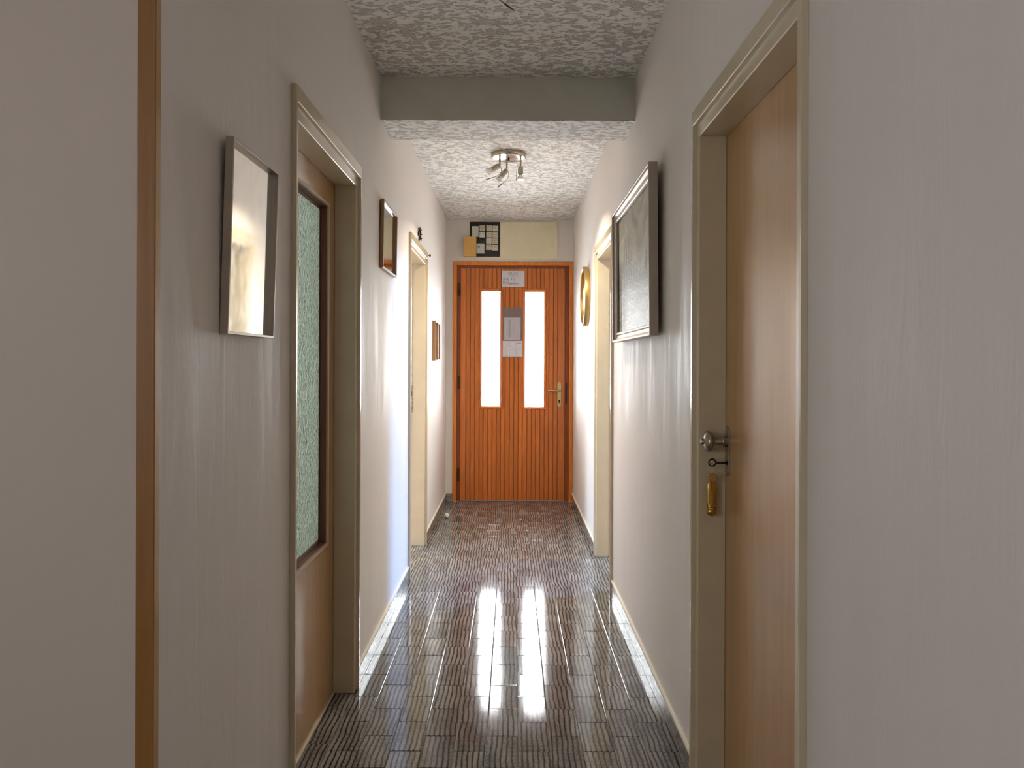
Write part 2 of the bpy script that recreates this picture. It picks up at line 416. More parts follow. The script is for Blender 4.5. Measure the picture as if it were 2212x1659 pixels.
room('wall_kitchen', -3.0, XL - WT, 1.39, 3.33, -1, 1.6, 3.0)

# ------------------------------------------------------------------ floor and its tiles
TW, TL, JX, JY = .1067, .2005, .0255, 2.354
floor = structure(obj('floor', B(-3.8, 3.8, -2.62, YE + .14, -.06, -.0016), M['grout']))
tile_cache = {}
def tile_mesh(wd, ln):
    key = (round(wd, 3), round(ln, 3))
    if key in tile_cache: return tile_cache[key]
    bm = bmesh.new(); g = .0008; hw, hl = wd / 2 - g, ln / 2 - g
    def ring(ins, z): return [bm.verts.new((sx * (hw - ins), sy * (hl - ins), z)) for sx, sy in ((-1, -1), (1, -1), (1, 1), (-1, 1))]
    R = [ring(0, -.006), ring(0, -.0014), ring(.0007, -.0004), ring(.0022, 0)]
    for a, b in zip(R, R[1:]):
        for i in range(4): bm.faces.new((a[i], a[(i + 1) % 4], b[(i + 1) % 4], b[i]))
    bm.faces.new(R[-1])
    bmesh.ops.recalc_face_normals(bm, faces=bm.faces)
    me = bpy.data.meshes.new('tile'); bm.to_mesh(me); bm.free(); me.materials.append(M['tile'])
    tile_cache[key] = me; return me
def lay(x0, x1, y0, y1):
    if x1 - x0 < .006 or y1 - y0 < .01: return
    o = bpy.data.objects.new('tile', tile_mesh(x1 - x0, y1 - y0)); COL.objects.link(o); o.parent = floor
    o.location = ((x0 + x1) / 2, (y0 + y1) / 2, random.uniform(-.0003, .0001))
    o.rotation_euler = (random.gauss(0, .0013), random.gauss(0, .0022), 0)
for k in range(-6, 5):
    x0, x1 = JX + k * TW, JX + (k + 1) * TW
    x0c, x1c = max(x0, XL + .004), min(x1, XR - .004)
    if k == 4: x1c = XR - .004
    if k == -6: x0c = XL + .004
    off = 0 if k % 2 else TL / 2
    y = JY + off - 2 * TL
    while y < YE:
        if y + TL > 2.12: lay(x0c, x1c, max(y, 2.10), min(y + TL, YE))
        y += TL
# tiles in the door reveals that the view reaches
for (a, b) in DOORS_L:
    y = a + .05
    while y < b - .06:
        y2 = min(y + TL, b - .052)
        if y2 > 2.3: lay(XL - .084, XL + .0035, y, y2)
        y = y2
lay(XR - .0035, XR + .12, 4.125 + .055, 4.52); lay(XR - .0035, XR + .12, 4.52, 4.96 - .052)
# the rest of the tiled floor, out of the picture
bm = bmesh.new()
y = 2.10 - .0001
while y > -2.4:
    for k in range(-22, 5):
        x0 = JX + k * TW
        if y > 1.30 and k < -6: continue
        a, b = max(x0, XL + .004) if y > 1.27 else x0, min(x0 + TW, XR - .004)
        if b - a > .01: box(bm, a + .0008, b - .0008, y - TL + .0008, y - .0008, -.006, -.0002)
    y -= TL
stuff(obj('tile_field', bm, M['tile'], floor))
stuff(obj('room_floor', box(B(XR + .122, 3.5, 3.2, 7.0, -.006, -.0004), -3.6, XL - .086, 1.39, 6.6, -.006, -.0004), M['beech'], floor))

# skirting: glazed pieces under a cream caulk line
def skirting(name, runs):
    """runs: list of (p0, p1, n) world (x, y) ends on the wall face and the normal"""
    bm = bmesh.new(); pieces = []
    for (xa, ya), (xb, yb), (nx, ny) in runs:
        d = Vector((xb - xa, yb - ya)); L = d.length; d /= L; s = 0
        th = .0085
        def bx(bm2, s0, s1, t0, t1, z0, z1, bev=0, xa=xa, ya=ya, d=d, nx=nx, ny=ny):
            xs = [xa + d.x * s0 + nx * t0, xa + d.x * s1 + nx * t1]; ys = [ya + d.y * s0 + ny * t0, ya + d.y * s1 + ny * t1]
            box(bm2, min(xs), max(xs), min(ys), max(ys), z0, z1, bev)
        bx(bm, 0, L, 0, .0115, .0722, .0800)
        while s < L - .003:
            e = min(s + TL, L); pieces.append((bx, s + .0006, e - .0006, th)); s = e
    o = structure(obj(name, bm, M['caulk']))
    for bx, s0, s1, th in pieces:
        b = bmesh.new(); bx(b, s0, s1, 0, th, .0008, .0720, .0012); obj('tile', b, M['skirt'], o)
skirting('baseboard_left', [((XL, 1.284), (XL, 2.045), (1, 0)), ((XL, 2.935), (XL, 4.373), (1, 0)), ((XL, 5.243), (XL, YE), (1, 0)), ((XL + .010, YE), (DX0 - .001, YE), (0, -1))])
skirting('baseboard_right', [((XR, -1.0), (XR, 1.413), (-1, 0)), ((XR, 2.283), (XR, 4.123), (-1, 0)), ((XR, 4.963), (XR, YE), (-1, 0))])

# ------------------------------------------------------------------ inner doors
def wp(side):
    xw = XR if side > 0 else XL
    return lambda y, z, wd: (xw - side * wd, y, z)
def steel_frame(side, y0, y1, parent, deep=-.078, open_door=False):
    P = wp(side)
    # (inset of the jambs, inset of the head, height above the wall)
    prof = [(0, 0, .0004), (0, 0, .0135), (.0015, .0015, .0155), (.0145, .043, .0155), (.0165, .0455, .0135), (.0185, .0475, .0035), (.049, .0835, .0035), (.051, .0855, .0015), (.0515, .086, deep),
            (.040, .0745, deep - .001), (.040, .0745, -.14), (-.02, -.02, -.1405), (-.02, -.02, -.1605)]
    bm = bmesh.new(); loops = []
    for a, at, wd in prof:
        loops.append([bm.verts.new(P(y, z, wd)) for y, z in ((y0 + a, .001), (y0 + a, ZT - at), (y1 - a, ZT - at), (y1 - a, .001))])
    for A, C in zip(loops, loops[1:]):
        for q in range(3): bm.faces.new((A[q], A[q + 1], C[q + 1], C[q]))
    fr = obj('frame', bm, M['frame'], parent)
    a, b = P(y1, .082, .0002), P(y1 + .022, ZT - .004, .0010)
    obj('paint_border', B(min(a[0], b[0]), max(a[0], b[0]), y1 - .001, y1 + .022, .082, ZT - .004), M['border'], parent)
    return fr
def leaf_box(bm, P, y0, y1, z0, z1, w0, w1, bev=0):
    a, b = P(y0, z0, w0), P(y1, z1, w1)
    return box(bm, min(a[0], b[0]), max(a[0], b[0]), y0, y1, z0, z1, bev)

# door 1, left, with the hammered glass
d1 = structure(empty('door_1', (XL, 2.49, 0)))
def child_fix(root):      # children were built in world space: undo the parent's offset
    for c in root.children: c.matrix_parent_inverse = Matrix.Translation(-root.location)
y0, y1 = DOORS_L[0]; P = wp(-1)
steel_frame(-1, y0, y1, d1)
ly0, ly1, lz1 = y0 + .0405, y1 - .0405, ZT - .0755
gy0, gy1, gz0, gz1 = y0 + .16, y1 - .158, .612, 1.870
W0, W1 = -.079, -.119
bm = bmesh.new()
leaf_box(bm, P, ly0 + .003, gy0, .006, lz1, W0, W1); leaf_box(bm, P, gy1, ly1 - .003, .006, lz1, W0, W1)
leaf_box(bm, P, gy0, gy1, .006, gz0, W0, W1); leaf_box(bm, P, gy0, gy1, gz1, lz1, W0, W1)
leaf = obj('leaf', bm, M['beech'], d1)
bm = bmesh.new(); rect_sweep(bm, [(0, W0 - .0002), (0, W0 + .005), (.010, W0 + .003), (.011, W0 - .004)], gy0 - .010, gy1 + .010, gz0 - .010, gz1 + .010, P)
obj('moulding', bm, M['lip'], leaf)
bm = bmesh.new(); rect_sweep(bm, [(0, W0 - .003), (.0015, W0 - .003), (.003, W0 - .026), (.014, W0 - .027), (.014, W0 - .032)], gy0, gy1, gz0, gz1, P)
obj('glazing_bead', bm, M['bead'], leaf)
obj('pane', leaf_box(bmesh.new(), P, gy0 + .002, gy1 - .002, gz0 + .002, gz1 - .002, W0 - .028, W0 - .031), M['obscure'], leaf)
obj('threshold', leaf_box(bmesh.new(), P, ly0 + .012, ly1 - .012, -.0005, .005, W0 + .006, W1), M['caulk'], d1)

# door 2, right, plain beech leaf with knob
d2 = structure(empty('door_2', (XR, 1.85, 0)))
y0, y1 = DOORS_R[0]; P = wp(1)
steel_frame(1, y0, y1, d2)
leaf2 = obj('leaf', leaf_box(bmesh.new(), P, y0 + .0435, y1 - .0435, .006, ZT - .0755, W0, W1, .0015), M['beech'], d2)
XF = XR + .079
def plate(bm, P_, cy, cz, hy, hz, r, w0, w1, n=6):
    """a rounded upright plate lying on a side wall plane"""
    pts = []
    for sy, sz, a0 in ((1, 1, 0), (-1, 1, 90), (-1, -1, 180), (1, -1, 270)):
        for i in range(n + 1):
            a = math.radians(a0 + 90 * i / n); pts.append((cy + sy * (hy - r) + r * math.cos(a), cz + sz * (hz - r) + r * math.sin(a)))
    A = [bm.verts.new(P_(y, z, w0)) for y, z in pts]
    c = .0012
    Bv = [bm.verts.new(P_(y, z, w1 - c)) for y, z in pts]
    Cv = [bm.verts.new(P_(cy + (y - cy) * (1 - c / hy), cz + (z - cz) * (1 - c / hz), w1)) for y, z in pts]
    for U, V in ((A, Bv), (Bv, Cv)):
        for i in range(len(U)): bm.faces.new((U[i], U[(i + 1) % len(U)], V[(i + 1) % len(U)], V[i]))
    bm.faces.new(A); bm.faces.new(Cv); return bm
lockp = obj('lock_plate', plate(bmesh.new(), P, 2.203, 1.027, .0185, .0745, .018, W0, W0 + .0045), M['nickel'], leaf2)
KY, KZ = 2.203, 1.056
bm = bmesh.new()
lathe(bm, [(.0001, 0), (.016, 0), (.016, .010), (.0125, .013), (.0115, .015), (.0105, .040), (.013, .042), (.0265, .046), (.031, .051), (.0315, .056), (.0285, .062), (.018, .068), (.0095, .069), (.0085, .076), (.006, .0785), (.0001, .079)], (XF - .0045, KY, KZ), (-1, 0, 0), 32, cap=False)
obj('knob', bm, M['nickel'], leaf2, smooth=True)
bm = bmesh.new(); lathe(bm, [(.0001, 0), (.006, 0), (.006, .0025), (.0001, .003)], (XF - .0043, KY, .992), (-1, 0, 0), 14)
obj('keyhole', bm, M['iron'], leaf2)

# doors 3 and 4: frames whose leaves stand open into their rooms
def strike(side, yj, z, parent, dark):
    """lock strike in the jamb that faces the view; yj: y of the jamb face"""
    xw = XR if side > 0 else XL
    X = lambda wd: xw - side * wd
    a, b = sorted((X(-.082), X(-.120)))
    pl = obj('strike_plate', B(a, b, yj - .0022, yj - .0002, z - .10, z + .09, .0006), M['nickel'] if dark else M['frame'], parent)
    a2, b2 = sorted((X(-.089), X(-.112)))
    obj('latch_hole', B(a2, b2, yj - .0027, yj - .0021, z + .010, z + .052), M['rust'] if dark else M['border'], pl)
    a3, b3 = sorted((X(-.092), X(-.108)))
    obj('bolt_hole', B(a3, b3, yj - .0027, yj - .0021, z - .065, z - .008), M['iron'], pl)
for nm, side, (y0, y1), z in (('door_3', -1, DOORS_L[1], 1.035), ('door_4', 1, DOORS_R[1], .975)):
    d = structure(empty(nm, (XL if side < 0 else XR, (y0 + y1) / 2, 0)))
    steel_frame(side, y0, y1, d, open_door=True)
    strike(side, y1 - .040, z, d, side < 0)
    P = wp(side); xw = XR if side > 0 else XL
    xa, xb = sorted((xw + side * .175, xw + side * .215))
    lf = obj('leaf', B(xa, xb, y0 - .78, y0 + .02, .006, ZT - .078, .0015), M['beech'], d)
    obj('threshold', leaf_box(bmesh.new(), P, y0 + .041, y1 - .041, -.0004, .004, -.082, -.13), M['lip'], d)
    child_fix(d)
child_fix(d1); child_fix(d2)

# ------------------------------------------------------------------ entrance door
d5 = structure(empty('door_5', (0, YE, 0)))
FY = YE - .012          # front of the frame
def fsweep(bm, prof, x0, x1, z0, z1, closed=True):
    return rect_sweep(bm, prof, x0, x1, z0, z1, lambda x, z, wd: (x, YE - wd, z), closed)
bm = bmesh.new()
fsweep(bm, [(0, .0003), (0, .010), (.002, .012), (.030, .012), (.034, .010), (.034, -.030), (.045, -.031), (.045, -.08)], DX0, DX1, .001, DZ, closed=False)
obj('frame', bm, M['dframe'], d5)
SX0, SX1, SZ0, SZ1 = -.4795, .490, .006, 2.156
bm = bmesh.new()
LY = YE + .020       # face of the leaf's dark border
box(bm, DX0 + .036, SX0 - .0, LY, LY + .04, .004, DZ - .036); box(bm, SX1, DX1 - .036, LY, LY + .04, .004, DZ - .036)
box(bm, SX0, SX1, LY, LY + .04, SZ1, DZ - .036)
core = obj('leaf', bm, M['rebate'], d5)
WIN = [(-.2905, -.1005, .869, 1.955), (.1105, .3045, .866, 1.950)]
bm = bmesh.new()     # dark backing board seen in the grooves, with two holes
xs = [SX0, WIN[0][0] - .012, WIN[0][1] + .012, WIN[1][0] - .012, WIN[1][1] + .012, SX1]
for i in (0, 2, 4): box(bm, xs[i], xs[i + 1], LY + .008, LY + .03, .004, SZ1)
for i in (1, 3):
    W = WIN[i // 2]; box(bm, xs[i], xs[i + 1], LY + .0082, LY + .03, .004, W[2] - .012); box(bm, xs[i], xs[i + 1], LY + .0082, LY + .03, W[3] + .012, SZ1)
obj('backing_board', bm, M['rebate'], core)
edges = [275, 338, 388, 438, 487, 535, 583, 632, 681, 728, 777, 826, 876, 925, 972, 1023, 1072, 1120, 1168, 1217, 1265, 1315, 1363, 1445]
ex = [SX0 + (e - 275) / (1445 - 275) * (SX1 - SX0) for e in edges]
def slat(x0, x1, z0, z1):
    g = .0019
    bm = B(x0 + g, x1 - g, LY - .012 + random.uniform(-.0006, .0006), LY + .0085, z0, z1)
    es = [e for e in bm.edges if abs(e.verts[0].co.z - e.verts[1].co.z) > .1 and e.verts[0].co.y < LY]
    bmesh.ops.bevel(bm, geom=es, offset=.0022, segments=2, affect='EDGES')
    o = obj('slat', bm, M['slat'], core)
for a, b in zip(ex, ex[1:]):
    c = (a + b) / 2; cut = None
    for W in WIN:
        if W[0] - .016 < c < W[1] + .016: cut = W
    if not cut: 
        # trim slats that graze a window frame
        aa, bb = a, b
        for W in WIN:
            if a < W[0] - .014 < b: bb = W[0] - .014
            if a < W[1] + .014 < b: aa = W[1] + .014
        if bb - aa < b - a - .001:
            slat(aa, bb, WIN[0][2] - .0148, WIN[0][3] + .0148)
            slat(a, b, SZ0, WIN[0][2] - .0152); slat(a, b, WIN[0][3] + .0152, SZ1)
        else: slat(a, b, SZ0, SZ1)
    else:
        slat(a, b, SZ0, cut[2] - .0152); slat(a, b, cut[3] + .0152, SZ1)
for (a, b, c, d) in WIN:
    bm = bmesh.new(); fsweep(bm, [(0, -.026), (0, -.004), (.003, -.001), (.011, -.0015), (.0145, -.005), (.015, -.013), (.024, -.014), (.024, -.06)], a - .0145, b + .0145, c - .0145, d + .0145)
    fr = obj('window_frame', bm, M['slat'], core)
    # rounded corners of the opening
    bm = bmesh.new()
    for sx, cx in ((1, a), (-1, b)):
        for sz, cz in ((1, c), (-1, d)):
            r = .012
            pts = [(cx, cz)] + [(cx + sx * (r - r * math.sin(t * PI / 8)), cz + sz * (r - r * math.cos(t * PI / 8))) for t in range(5)]
            A = [bm.verts.new((x, YE + .0045, z)) for x, z in pts]; Bv = [bm.verts.new((x, YE + .012, z)) for x, z in pts]
            bm.faces.new(A); bm.faces.new(Bv)
            for i in range(len(A)): bm.faces.new((A[i], A[(i + 1) % len(A)], Bv[(i + 1) % len(A)], Bv[i]))
    obj('corner_fillet', bm, M['slat'], fr)
    obj('pane', B(a - .006, b + .006, YE + .0142, YE + .018, c - .006, d + .006), M['pane'], fr)
for z in (1.961, 1.101, .244):
    bm = bmesh.new()
    lathe(bm, [(.0001, -.062), (.004, -.060), (.0075, -.056), (.0075, -.002), (.006, 0), (.0075, .002), (.0075, .056), (.004, .060), (.0001, .062)], (-.492, YE - .004, z), (0, 0, 1), 12, cap=False)
    h = obj('hinge', bm, M['rust'], core, smooth=True)
def fplate(bm, cx, cz, hx, hz, r, yb, yf): return plate(bm, lambda a, b, wd: (a, YE - wd, b), cx, cz, hx, hz, r, -(yb - YE), -(yf - YE))
hp = obj('handle_plate', fplate(bmesh.new(), .4385, .992, .0175, .117, .0155, YE + .0085, YE + .002), M['brass'], core)
bm = bmesh.new()
lathe(bm, [(.0001, 0), (.0115, 0), (.0115, .008), (.008, .010), (.008, .032), (.0001, .034)], (.4405, YE + .002, 1.024), (0, -1, 0), 18, cap=False)
pts = spline([(.4405, YE - .028, 1.024), (.428, YE - .036, 1.0245), (.39, YE - .036, 1.0265), (.345, YE - .034, 1.029), (.334, YE - .031, 1.030)], 5)
tube(bm, pts, [.0100] * 4 + [.0095] * (len(pts) - 6) + [.0105, .0085], 12)
obj('lever', bm, M['brass'], hp, smooth=True)
bm = bmesh.new(); lathe(bm, [(.0085, 0), (.0085, .0012)], (.4395, YE + .0026, .9335), (0, -1, 0), 18); box(bm, .4350, .4440, YE + .0014, YE + .0026, .911, .930, .0003)
obj('keyhole', bm, M['iron'], hp)
bm = bmesh.new()
for cx, cz in ((.4275, 1.100), (.4505, 1.100), (.4275, .886), (.4505, .886)): lathe(bm, [(.0022, 0), (.0018, .0012)], (cx, YE + .0022, cz), (0, -1, 0), 8)
stuff(obj('screw', bm, M['goldfob'], hp))
bm = bmesh.new(); box(bm, .497, .511, YE + .013, YE + .020, .908, 1.098, .001); box(bm, .499, .507, YE + .009, YE + .0135, .92, .95, .001); box(bm, .500, .508, YE + .009, YE + .0135, .99, 1.03, .001)
obj('rim_lock', bm, M['rust'], core)
child_fix(d5)
for o in list(d5.children):
    pass

# ------------------------------------------------------------------ things on the entrance door
STROKES = {
 'W': [[(0, 1), (.22, 0), (.45, .75), (.68, 0), (.95, 1)]], 'L': [[(.05, 1), (.05, 0), (.6, 0)]],
 'A': [[(0, 0), (.4, 1), (.7, 0)], [(.12, .35), (.6, .35)]], 'N': [[(.02, 0), (.05, 1), (.6, 0), (.68, 1)]],
 'B': [[(.1, 0), (.15, 1), (.5, .95), (.55, .65), (.18, .52), (.6, .4), (.55, .05), (0, 0)]],
 'r': [[(.05, 0), (.08, .55)], [(.08, .35), (.25, .55), (.4, .5)]], 'd': [[(.5, .45), (.2, .5), (.05, .2), (.25, 0), (.5, .2)], [(.5, 1), (.5, 0)]],
 'o': [[(.3, .5), (.08, .4), (.08, .1), (.3, 0), (.48, .15), (.45, .42), (.3, .5)]], '7': [[(.05, .9), (.3, 1), (.6, .95), (.35, .45), (.25, 0)], [(.15, .5), (.55, .5)]],
 'P': [[(.15, 0), (.2, 1)], [(.0, .85), (.4, 1), (.6, .75), (.2, .5)]], ':': [[(.1, .1), (.12, .14)], [(.1, .45), (.12, .49)]],
 'h': [[(.05, 1), (.05, 0)], [(.05, .35), (.25, .5), (.42, .35), (.42, 0)]], 'a': [[(.45, .45), (.15, .5), (.05, .15), (.25, 0), (.45, .2)], [(.46, .5), (.47, 0)]],
 'n': [[(.05, .5), (.05, 0)], [(.05, .35), (.25, .5), (.4, .35), (.4, 0)]], 'e': [[(.05, .28), (.42, .3), (.3, .5), (.08, .35), (.1, .05), (.45, .05)]],
 'l': [[(.1, 1), (.1, .05), (.22, 0)]], ' ': []}
def write(bm, text, x, z, h, yf, pitch, rad, slant=0.0):
    for ch in text:
        for s in STROKES[ch]:
            tube(bm, [(x + (p[0] + slant * p[1]) * h * .8, yf, z + p[1] * h) for p in s], rad, 5)
        x += pitch * h * {'W': 1.35, 'l': .62, ':': .6, ' ': .9, 'r': .85, 'L': .95, 'N': 1.1, 'A': 1.05, 'B': 1.1, 'P': 1.1}.get(ch, 1)
PYF = YE + .0035
pn = obj('note', B(-.0985, .1135, PYF, PYF + .0007, 1.986, 2.134), M['white'])
tag(pn, 'white paper note with handwritten WLAN lines at top of the wooden entrance door', 'note')
bm = bmesh.new(); yf = PYF - .0001
write(bm, 'WLAN', -.036, 2.097, .026, yf, .80, .0014)
tube(bm, [(-.038, yf, 2.0875), (.060, yf, 2.0862)], .0010, 5)
write(bm, 'Brdo 7 o', -.086, 2.046, .029, yf, .50, .0011, .1)
write(bm, 'PW: hannelore', -.088, 2.008, .027, yf, .445, .0011, .08)
obj('handwriting', bm, M['ink'], pn)
sl = empty('plastic_sleeve', (.008, YE, 1.64)); tag(sl, 'clear plastic sleeve with a printed sheet taped between the two door windows', 'sleeve')
obj('sleeve_front', B(-.0965, .1125, PYF - .0012, PYF - .0008, 1.489, 1.796), M['sleeve'], sl)
obj('sleeve_back', B(-.0965, .1125, PYF + .0022, PYF + .0026, 1.489, 1.796), M['sleeve'], sl)
sh = obj('printed_sheet', B(-.0735, .077, PYF, PYF + .0006, 1.492, 1.702), M['white'], sl)
bm = bmesh.new()
for xx, z0, z1, r in ((-.037, 1.537, 1.662, .0009), (-.0205, 1.517, 1.682, .0032), (-.001, 1.552, 1.632, .0009), (.0095, 1.55, 1.622, .0008), (.021, 1.517, 1.67, .0009), (.044, 1.515, 1.56, .0006), (.052, 1.515, 1.57, .0006)):
    box(bm, xx - r, xx + r, PYF - .0002, PYF, z0, z1)
obj('print', bm, M['pale'], sh); child_fix(sl)
plan = obj('floor_plan', B(-.1, .109, PYF, PYF + .0007, 1.340, 1.4865), M['white']); tag(plan, 'white floor plan sheet on the door just below the plastic sleeve', 'paper')
bm = bmesh.new()
def pl(x0, z0, x1, z1, t=.0009):
    # plan lines in the sheet's own 0..1 frame
    X = lambda q: -.1 + q * .209
    Z = lambda q: 1.4865 - q * .1465
    box(bm, min(X(x0), X(x1)) - t, max(X(x0), X(x1)) + t, PYF - .0003, PYF, min(Z(z0), Z(z1)) - t, max(Z(z0), Z(z1)) + t)
for q in ((.02, .46, .2, .46), (.18, .04, .18, .40), (.29, .04, .29, .26), (.22, .27, .37, .27), (.24, .35, .40, .35), (.40, .04, .40, .41), (.40, .41, .48, .41), (.53, .42, .67, .42), (.67, .04, .67, .42), (.77, .42, .94, .42),
          (.94, .04, .94, .42), (.27, .54, .36, .54), (.42, .55, .67, .55), (.73, .53, .94, .53), (.21, .5, .21, .97), (.36, .54, .36, .97), (.66, .55, .66, .97), (.93, .53, .93, .95), (.05, .96, .5, .96), (.5, .97, .9, .97)): pl(*q)
pl(.71, .155, .89, .165, .0018)
obj('plan_lines', bm, M['pale'], plan)

# ------------------------------------------------------------------ above the entrance door
def FX(e): return (995 + e / 17.46 - 1106) * PX + .0005
def FZ(e): return 1.29 + (782 - (470 + e / 17.46)) * PX + .0015
fb = empty('fuse_board', ((FX(325) + FX(1480)) / 2, YE, FZ(850))); tag(fb, 'black electrical fuse board with cream screw-in fuses above the entrance door', 'fuse board')
obj('back_plate', B(FX(325), FX(1478), YE - .006, YE - .0002, FZ(1502), FZ(180)), M['board'], fb)
bm = bmesh.new(); fsweep(bm, [(0, .0003), (0, .0095), (.0075, .0095), (.0080, .004)], FX(292), FX(1500), FZ(1525), FZ(135)); obj('rim', bm, M['beige'], fb)
fuses = [(697, 315, 0), (690, 560, 1), (950, 315, 0), (1185, 330, 1), (948, 560, 0), (1182, 575, 0), (943, 793, 1), (1175, 808, 0), (940, 1030, 0), (1170, 1050, 0)]
for a, c, alt in fuses:
    m = M['ceramic2'] if alt else M['ceramic']
    x0, x1, z1, z0 = FX(a), FX(a + 213), FZ(c), FZ(c + 215); cx, cz = (x0 + x1) / 2 - .001, (z0 + z1) / 2 + .002
    f = obj('fuse_block', B(x0, x1, YE - .028, YE - .006, z0, z1, .003), m, fb)
    bm = bmesh.new(); lathe(bm, [(.0205, 0), (.0205, .010), (.0175, .016), (.012, .017), (.011, .0145), (.0001, .0145)], (cx, YE - .028, cz), (0, -1, 0), 24, cap=False)
    obj('fuse_cap', bm, m, f, smooth=True)
    bm = bmesh.new(); lathe(bm, [(.0035 if alt else .0055, 0), (.003 if alt else .005, .0006)], (cx, YE - .0425, cz + .001), (0, -1, 0), 10)
    obj('sight_glass', bm, M['iron'] if alt else M['lip'], f)
cd = obj('circuit_card', B(FX(407), FX(655), YE - .010, YE - .006, FZ(742), FZ(342), .001), M['ceramic2'], fb)
bm = bmesh.new()
for e in (450, 530, 595): box(bm, FX(e - 5), FX(e + 5), YE - .0104, YE - .010, FZ(680), FZ(400))
obj('ruled_line', bm, M['pale'], cd)
bk = obj('circuit_breaker', B(FX(585), FX(885), YE - .040, YE - .006, FZ(1380), FZ(1012), .002), M['brk'], fb)
bm = bmesh.new()
for e in (612, 685, 760, 832):
    for q in (1048, 1335): lathe(bm, [(.0024, 0), (.002, .0006)], (FX(e), YE - .040, FZ(q)), (0, -1, 0), 8)
stuff(obj('screw', bm, M['iron'], bk))
obj('rocker', B(FX(650), FX(712), YE - .046, YE - .040, FZ(1160), FZ(1112), .001), M['blue'], bk)
bm = bmesh.new()
for e in (760, 860): box(bm, FX(e - 8), FX(e + 8), YE - .009, YE - .006, FZ(960), FZ(900))
stuff(obj('cable_stub', bm, M['nickel'], fb))
obj('cover_flap', B(FX(118), FX(578), YE - .062, YE - .0002, FZ(1512), FZ(772), .003), M['orange'], fb)['label'] = 'amber plastic cover flap'
child_fix(fb)

cp = obj('cover_panel', B(-.1145, .416, YE - .012, YE - .0002, 2.243, 2.586, .0015), M['beige']); tag(cp, 'wide blank beige panel above the entrance door beside the fuses', 'panel')
bm = bmesh.new()
for x in (-.10, .40):
    for z in (2.262, 2.568): lathe(bm, [(.003, 0), (.0022, .0012)], (x, YE - .0119, z), (0, -1, 0), 10)
stuff(obj('screw', bm, M['goldfob'], cp))

# ------------------------------------------------------------------ pictures and mirrors
def hang(root, side, y, z, tilt=0.0, off=.001):
    """local frame: +x out of the wall, y along, z up; tilt leans the top into the corridor"""
    xw = XR if side > 0 else XL
    root.location = (xw - side * off, y, z)
    root.rotation_euler = (0, tilt if side < 0 else -tilt, 0)
LP = lambda side: (lambda y, z, wd: (-side * wd, y, z))
# big mirror, left
mi = empty('wall_mirror'); P = LP(-1)
bm = bmesh.new(); rect_sweep(bm, [(0, .0005), (0, .0165), (.0008, .0175), (.0052, .0175), (.006, .0165), (.0065, .004), (.012, .0035)], 0, .300, 0, .413, P); box(bm, .0, .0015, .001, .299, .001, .412)
obj('frame', bm, M['alu'], mi)
obj('mirror_glass', B(.002, .0042, .005, .295, .005, .408), M['mirror'], mi)
hang(mi, -1, 1.545, 1.347, .028, .0015); tag(mi, 'tall rectangular wall mirror in thin champagne metal frame nearest the brown strip', 'mirror')
# small mirror, left
m2 = empty('wall_mirror')
bm = bmesh.new(); rect_sweep(bm, [(0, .0005), (0, .0155), (.0008, .0165), (.008, .0165), (.010, .012), (.0105, .0045), (.014, .004)], 0, .400, 0, .318, P); box(bm, .0, .0015, .001, .399, .001, .317)
obj('frame', bm, M['brownf'], m2)
bm = bmesh.new(); rect_sweep(bm, [(0, 0.0168), (.0062, .0168), (.0065, .0160)], .0012, .3988, .0012, .3168, P)
obj('silver_edge', bm, M['silver'], m2)
obj('mirror_glass', B(.0022, .0044, .009, .391, .009, .309), M['mirror'], m2)
hang(m2, -1, 3.405, 1.722, .012, .0015); tag(m2, 'small mirror in a narrow brown wooden frame beyond the glazed door', 'mirror')
# two little frames near the entrance door
def small_frame(y, z, wd, hg, th, label):
    r = empty('picture_frame')
    bm = bmesh.new(); rect_sweep(bm, [(0, .0005), (0, th - .001), (.001, th), (.010, th), (.0115, th - .002), (.012, .006)], 0, wd, 0, hg, P); box(bm, 0, .0015, .001, wd - .001, .001, hg - .001)
    obj('frame', bm, M['brownf'], r)
    bm = bmesh.new(); rect_sweep(bm, [(0, th + .0004), (.0072, th + .0004)], .0012, wd - .0012, .0012, hg - .0012, P)
    obj('silver_edge', bm, M['silver'], r)
    obj('print', B(.002, .006, .011, wd - .011, .011, hg - .011), M['photo'], r)
    bm = bmesh.new()
    for i, (a, b) in enumerate(((.25, .7), (.35, .5), (.6, .8))): box(bm, .006, .0063, wd * (.3 + .15 * i), wd * (.34 + .15 * i), hg * (1 - b), hg * (1 - a))
    obj('sketch_lines', bm, M['pale'], r)
    hang(r, -1, y, z, 0, .001); tag(r, label, 'picture')
small_frame(5.69, 1.296, .195, .310, .0245, 'nearer of two narrow brown-framed pictures on the wall by the entrance door')
small_frame(5.905, 1.300, .225, .306, .017, 'farther of two narrow brown-framed pictures, next to the entrance door')
